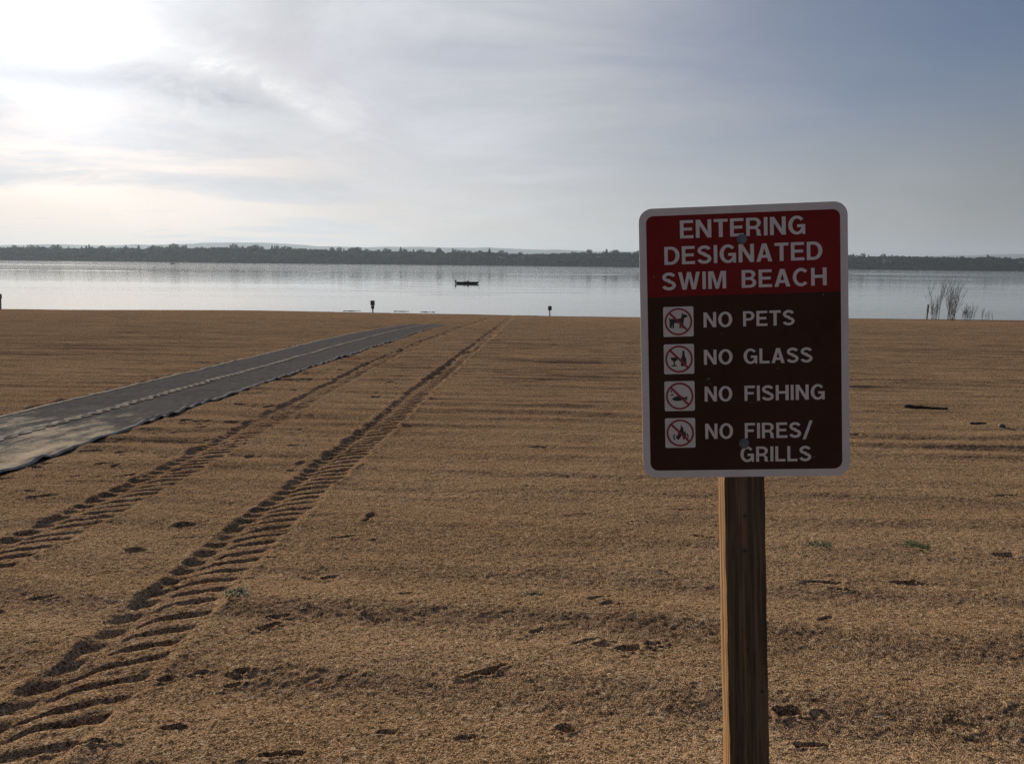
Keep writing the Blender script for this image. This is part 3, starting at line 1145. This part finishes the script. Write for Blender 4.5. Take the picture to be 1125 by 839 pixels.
for (v0, shapes, sym) in [(.364, [dog], 'dog_symbol'), (.5025, [bottle, glass], 'bottle_and_glass_symbol'), (.640, [fish] + hook, 'fish_symbol'), (.7775, [flame] + logs, 'flame_symbol')]:
    s = .0675
    px0, pz1 = uv(.111, v0)
    pz0 = pz1 - s
    pic = fill('pictogram', [round_rect(px0, pz0, px0 + s, pz1, .0035)], FRONT - .0008, mat_text, sign_root)
    fill(sym, [[(px0 + p[0] * s, pz0 + p[1] * s) for p in sh] for sh in shapes], FRONT - .0012, mat_ink, pic)
    ccx, ccz = px0 + s / 2, pz0 + s / 2
    ring = [arc(ccx, ccz, s * .455, s * .455, 0, 360, 48)[:-1]]
    # two half-moon holes leave the diagonal bar
    ri, bw = s * .395, s * .035
    a = math.degrees(math.asin(bw / ri))
    ring.append(arc(ccx, ccz, ri, ri, -45 + a, 135 - a, 28))
    ring.append(arc(ccx, ccz, ri, ri, 135 + a, 315 - a, 28))
    fill('prohibition_ring', ring, FRONT - .0016, mat_ringred, pic)

# scuffs on the face
scuffs = []
for (u, v, ln, wd, an) in [(.325, .634, .010, .0032, 25), (.395, .468, .005, .002, 40), (.88, .336, .004, .003, 0), (.335, .652, .004, .0018, 0), (.512, .666, .012, .0016, 60),
                           (.53, .725, .014, .0012, 4), (.56, .722, .006, .0012, -30), (.07, .25, .006, .002, 80), (.66, .60, .007, .0012, 10), (.83, .93, .010, .001, 30), (.18, .93, .006, .001, -20)]:
    x, z = uv(u, v)
    dx, dz = math.cos(R(an)), math.sin(R(an))
    scuffs.append([(x - dx * ln / 2, z - dz * ln / 2), (x - dz * wd / 2 + dx * ln * .1, z + dx * wd / 2 + dz * ln * .1), (x + dx * ln / 2, z + dz * ln / 2), (x + dz * wd * .4, z - dx * wd * .4)])
mat_scuff = worn('scuff', (.34, .32, .30), .8, .5, 300)
fill('scuff_stain', scuffs, FRONT - .0014, mat_scuff, panel)

# bolts
for (u, v) in ((.497, .124), (.495, .876)):
    x, z = uv(u, v)
    mb = MB()
    mb.tube([(x, FRONT - .0002, z), (x, FRONT - .003, z)], [.0115, .0108], 20)
    hx_ = [(x + .0075 * math.cos(R(60 * i + 10)), z + .0075 * math.sin(R(60 * i + 10))) for i in range(6)]
    mb.prism(hx_, FRONT - .0085, FRONT - .003)
    mb.build('bolt', mat_bolt, sign_root)

# square post
mat_post, nt, b = material('post_wood', (.2, .14, .08), .85, spec=.2)
oc = nt.n('ShaderNodeTexCoord').outputs['Object']
g1 = nt.noise(nt.scale(oc, (70, 70, 1.3)), 1.0, 5, .65, .8)
g2 = nt.noise(nt.scale(oc, (210, 210, 5)), 1.0, 4, .65)
g3 = nt.noise(oc, 7, 4, .6)
c = nt.mix(nt.map(g1, .40, .60), (.13, .058, .02, 1), (.50, .275, .105, 1))
c = nt.mix(nt.map(g2, .38, .58, .6, 0), c, (.12, .072, .038, 1))
c = nt.mix(nt.map(g3, .5, .8, 0, .5), c, (.16, .13, .10, 1))
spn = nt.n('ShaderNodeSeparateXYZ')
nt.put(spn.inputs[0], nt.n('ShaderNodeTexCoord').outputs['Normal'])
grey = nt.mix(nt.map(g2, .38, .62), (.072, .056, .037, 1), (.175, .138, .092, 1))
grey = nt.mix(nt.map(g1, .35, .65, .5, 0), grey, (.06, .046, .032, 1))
c = nt.mix(nt.map(spn.outputs[1], -.5, -.8, 0, .85), c, grey)   # darker, greyer tone on the broad front face only
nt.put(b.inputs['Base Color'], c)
nt.put(b.inputs['Normal'], nt.bump(nt.math('ADD', g1, nt.math('MULTIPLY', g2, .6)), .6, .003))
PW = .089
pxc = -.004
rows = []
top_z, bot_z = .285, -1.85
mbp = MB()
prof_ = round_rect(-PW / 2, -PW / 2, PW / 2, PW / 2, .004)
n = len(prof_)
zs = np.linspace(bot_z, top_z, 60)
vs, fs = [], []
for i, z in enumerate(zs):
    off = .012 * (top_z - z) * 0.6
    for (a, c_) in prof_:
        jx, jy = random.gauss(0, .0005), random.gauss(0, .0004)
        vs.append((pxc + a + off * .6 + jx, FRONT + .0045 + PW / 2 + c_ + jy, z))
for i in range(len(zs) - 1):
    for k_ in range(n):
        k2 = (k_ + 1) % n
        fs.append((i * n + k_, i * n + k2, (i + 1) * n + k2, (i + 1) * n + k_))
fs.append(tuple(range(n - 1, -1, -1)))
fs.append(tuple((len(zs) - 1) * n + k_ for k_ in range(n)))
mbp.add(vs, fs)
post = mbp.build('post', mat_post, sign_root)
# empty screw holes down the front of the post
for (dx, z) in ((-.001, -.395), (-.002, -.475), (.001, -.705), (.03, -.80)):
    mb = MB()
    xx = pxc + dx + .012 * (top_z - z) * .36
    mb.tube([(xx, FRONT + .0030, z), (xx, FRONT + .006, z)], .0038, 12)
    mb.build('screw_hole', mat_ink, post)

# ------------------------------------------------------------------ haze
mat_haze = bpy.data.materials.new('haze')
mat_haze.use_nodes = True
t = mat_haze.node_tree
for nd in list(t.nodes):
    if nd.type != 'OUTPUT_MATERIAL':
        t.nodes.remove(nd)
pv = t.nodes.new('ShaderNodeVolumePrincipled')
pv.inputs['Color'].default_value = (.68, .82, 1.0, 1)
pv.inputs['Density'].default_value = HAZE_D = .00010
pv.inputs['Anisotropy'].default_value = .3
t.links.new(pv.outputs[0], [nd for nd in t.nodes if nd.type == 'OUTPUT_MATERIAL'][0].inputs['Volume'])
mb = MB()
mb.box((0, 5900, 130), (27000, 13200, 360))
o = mb.build('haze', mat_haze)
tag(o, 'thin pale air haze over the lake', 'haze', kind='stuff')

# ------------------------------------------------------------------ sun and sky
SUN_PX = (62, -6)
saz, sel = direction(*SUN_PX)
sv = Vector((math.sin(saz) * math.cos(sel), math.cos(saz) * math.cos(sel), math.sin(sel)))
sl = bpy.data.lights.new('sun', 'SUN')
sl.energy = 4.8
sl.angle = R(.6)
sl.color = (1.0, .88, .70)
so = bpy.data.objects.new('sun', sl)
so.rotation_euler = sv.to_track_quat('Z', 'Y').to_euler()
so.location = (0, 0, 50)
COL.objects.link(so)

w = bpy.data.worlds.new('World')
scene.world = w
w.use_nodes = True
t = w.node_tree
nt = NT(t)
bg = t.nodes['Background']
sky = nt.n('ShaderNodeTexSky', sky_type='NISHITA')
sky.sun_disc = False
sky.sun_elevation = sel
sky.sun_rotation = saz
sky.altitude = 200
sky.air_density = 1.0
sky.dust_density = .9
sky.ozone_density = 1.3
gen = nt.n('ShaderNodeTexCoord').outputs['Generated']
sp = nt.n('ShaderNodeSeparateXYZ')
nt.put(sp.inputs[0], gen)
X_, Y_, Z_ = sp.outputs
az = nt.math('MULTIPLY', nt.math('ARCTAN2', X_, Y_), 180 / math.pi)
el = nt.math('MULTIPLY', nt.math('ARCSINE', Z_), 180 / math.pi)
zc = nt.math('ADD', nt.math('MAXIMUM', Z_, 0.0), .13)
cu_ = nt.n('ShaderNodeCombineXYZ')
nt.put(cu_.inputs[0], nt.math('DIVIDE', X_, zc))
nt.put(cu_.inputs[1], nt.math('DIVIDE', Y_, zc))
plane = cu_.outputs[0]
ae = nt.n('ShaderNodeCombineXYZ')
nt.put(ae.inputs[0], az)
nt.put(ae.inputs[1], el)
AE = ae.outputs[0]


def blob(px, py, sx, sy, tilt=0.0):
    """Soft elliptical mask at a bearing and elevation of the sky, sizes in degrees."""
    a0, e0 = [math.degrees(q) for q in direction(px, py)]
    ca, sa = math.cos(R(tilt)), math.sin(R(tilt))
    da, de = nt.math('SUBTRACT', az, a0), nt.math('SUBTRACT', el, e0)
    p = nt.math('ADD', nt.math('MULTIPLY', da, ca), nt.math('MULTIPLY', de, sa))
    q = nt.math('SUBTRACT', nt.math('MULTIPLY', de, ca), nt.math('MULTIPLY', da, sa))
    d2 = nt.math('ADD', nt.math('POWER', nt.math('DIVIDE', nt.math('ABSOLUTE', p), sx), 2.0), nt.math('POWER', nt.math('DIVIDE', nt.math('ABSOLUTE', q), sy), 2.0))
    return nt.math('EXPONENT', nt.math('MULTIPLY', d2, -1.0))


SKY_GAIN = .055
skyc = nt.mix(1.0, sky.outputs[0], (SKY_GAIN * .98, SKY_GAIN * .95, SKY_GAIN * 1.15, 1), 'MULTIPLY')
# angular distance from the sun
dt = nt.n('ShaderNodeVectorMath', operation='DOT_PRODUCT')
nt.put(dt.inputs[0], gen)
dt.inputs[1].default_value = sv
ang = nt.math('MULTIPLY', nt.math('ARCCOSINE', nt.math('MINIMUM', dt.outputs['Value'], 1.0)), 180 / math.pi)
near_sun = nt.math('EXPONENT', nt.math('MULTIPLY', nt.math('POWER', nt.math('DIVIDE', ang, 6.0), 1.6), -1.0))
wide_sun = nt.math('EXPONENT', nt.math('MULTIPLY', nt.math('POWER', nt.math('DIVIDE', ang, 56.0), 2.4), -1.0))
cloud_l = nt.math('ADD', nt.math('ADD', nt.math('MULTIPLY', near_sun, .55), nt.math('MULTIPLY', wide_sun, .66)), .045)
cloud_l = nt.math('SUBTRACT', cloud_l, nt.math('MULTIPLY', nt.math('EXPONENT', nt.math('MULTIPLY', nt.math('POWER', nt.math('DIVIDE', ang, 17.0), 2.0), -1.0)), .07))
cloud_l = nt.math('MULTIPLY', cloud_l, nt.map(el, 13, 2, 1.0, 1.13))
nD = nt.noise(nt.scale(AE, (.045, .13, 1)), 1.0, 8, .62, 1.2)
cloud_l = nt.math('MULTIPLY', cloud_l, nt.map(nD, .30, .70, .92, 1.11))
cc = nt.n('ShaderNodeCombineColor')
nt.put(cc.inputs[0], cloud_l)
nt.put(cc.inputs[1], nt.math('MULTIPLY', cloud_l, nt.map(el, 1, 11, .985, 1.02)))
nt.put(cc.inputs[2], nt.math('MULTIPLY', cloud_l, nt.map(el, 1, 11, 1.0, 1.08)))
cloudc = cc.outputs[0]
nA = nt.noise(nt.scale(plane, (.55, .9, 1)), 1.0, 8, .60, .5)
nB = nt.noise(nt.scale(AE, (.05, .16, 1)), 1.0, 7, .6, .8)
nC = nt.noise(nt.scale(AE, (.14, .34, 1)), 1.0, 6, .62, .6)
# thin veil, thicker to the left and near the horizon
left = nt.map(az, 18, -22)
low = nt.map(el, 15, 1)
left = nt.map(az, 34, -2)
veil = nt.math('ADD', nt.math('MULTIPLY', left, .55), nt.math('MULTIPLY', nt.map(nA, .38, .62), nt.math('ADD', nt.math('MULTIPLY', left, .34), .10)))
veil = nt.math('MAXIMUM', veil, nt.math('MULTIPLY', low, .8))
col = nt.mix(veil, skyc, cloudc)
# the long bank of cloud below the sun: grey belly, bright upper rim
rag = nt.noise(nt.scale(AE, (.15, .32, 1)), 1.0, 9, .66, .7)
body = nt.math('ADD', nt.math('ADD', blob(150, 80, 12.0, 2.6, -8), nt.math('MULTIPLY', blob(275, 108, 6.5, 2.6, -20), .95)), nt.math('MULTIPLY', blob(20, 80, 5.0, 1.8, 0), .7))
body = nt.map(nt.math('ADD', body, nt.math('MULTIPLY', nt.math('SUBTRACT', rag, .5), 2.3)), .35, .85)
belly = nt.math('ADD', nt.math('ADD', blob(245, 106, 5.0, 1.15, -8), nt.math('MULTIPLY', blob(60, 84, 4.5, .7, 0), .6)), nt.math('MULTIPLY', blob(150, 76, 3.0, .7, 10), .5))
belly = nt.math('MULTIPLY', belly, nt.map(rag, .34, .60, .35, 1.0))
lit = nt.mix(1.0, cloudc, (1.13, 1.12, 1.09, 1), 'MULTIPLY')
dk = nt.mix(1.0, cloudc, (.60, .62, .66, 1), 'MULTIPLY')
col = nt.mix(nt.math('MULTIPLY', body, .85, clamp=True), col, nt.mix(nt.math('MULTIPLY', belly, 1.0, clamp=True), lit, dk))
crest = nt.math('MULTIPLY', nt.math('ADD', blob(215, 68, 5.5, .7, -12), blob(315, 104, 3.6, .7, -26)), nt.map(rag, .38, .60))
col = nt.mix(nt.math('MULTIPLY', crest, .9, clamp=True), col, nt.mix(1.0, cloudc, (1.45, 1.40, 1.32, 1), 'MULTIPLY'))
# wisps
wis = nt.math('MULTIPLY', nt.math('ADD', nt.math('ADD', blob(900, 170, 5, .9, 4), blob(915, 150, 2, 1.2, 20)), nt.math('ADD', blob(1080, 165, 3, 1.2, -6), blob(500, 30, 12, 1.6, -8))), nt.map(nB, .40, .66))
col = nt.mix(nt.math('MULTIPLY', wis, .38, clamp=True), col, nt.mix(1.0, cloudc, (1.15, 1.12, 1.1, 1), 'MULTIPLY'))
sm = nt.math('MULTIPLY', nt.math('ADD', blob(455, 232, 2.4, .8), nt.math('ADD', blob(390, 205, 5, 1.0), blob(150, 195, 6, 1.0))), nt.map(nC, .42, .62))
col = nt.mix(nt.math('MULTIPLY', sm, .4, clamp=True), col, nt.mix(1.0, cloudc, (.84, .85, .87, 1), 'MULTIPLY'))
# glare of the sun in the veil
glow = nt.math('MULTIPLY', near_sun, .22)
gc = nt.n('ShaderNodeCombineColor')
nt.put(gc.inputs[0], glow); nt.put(gc.inputs[1], nt.math('MULTIPLY', glow, .99)); nt.put(gc.inputs[2], nt.math('MULTIPLY', glow, .95))
col = nt.mix(1.0, col, gc.outputs[0], 'ADD')
nt.put(bg.inputs['Color'], col)
bg.inputs['Strength'].default_value = 1.0

# ------------------------------------------------------------------ render settings
scene.view_settings.view_transform = 'Standard'
scene.view_settings.look = 'None'
scene.view_settings.gamma = 1.0
scene.view_settings.exposure = 0.0
scene.view_settings.use_curve_mapping = False
scene.render.engine = 'CYCLES'
scene.cycles.use_denoising = True
scene.cycles.denoising_prefilter = 'NONE'
scene.cycles.max_bounces = 6
scene.cycles.volume_bounces = 0
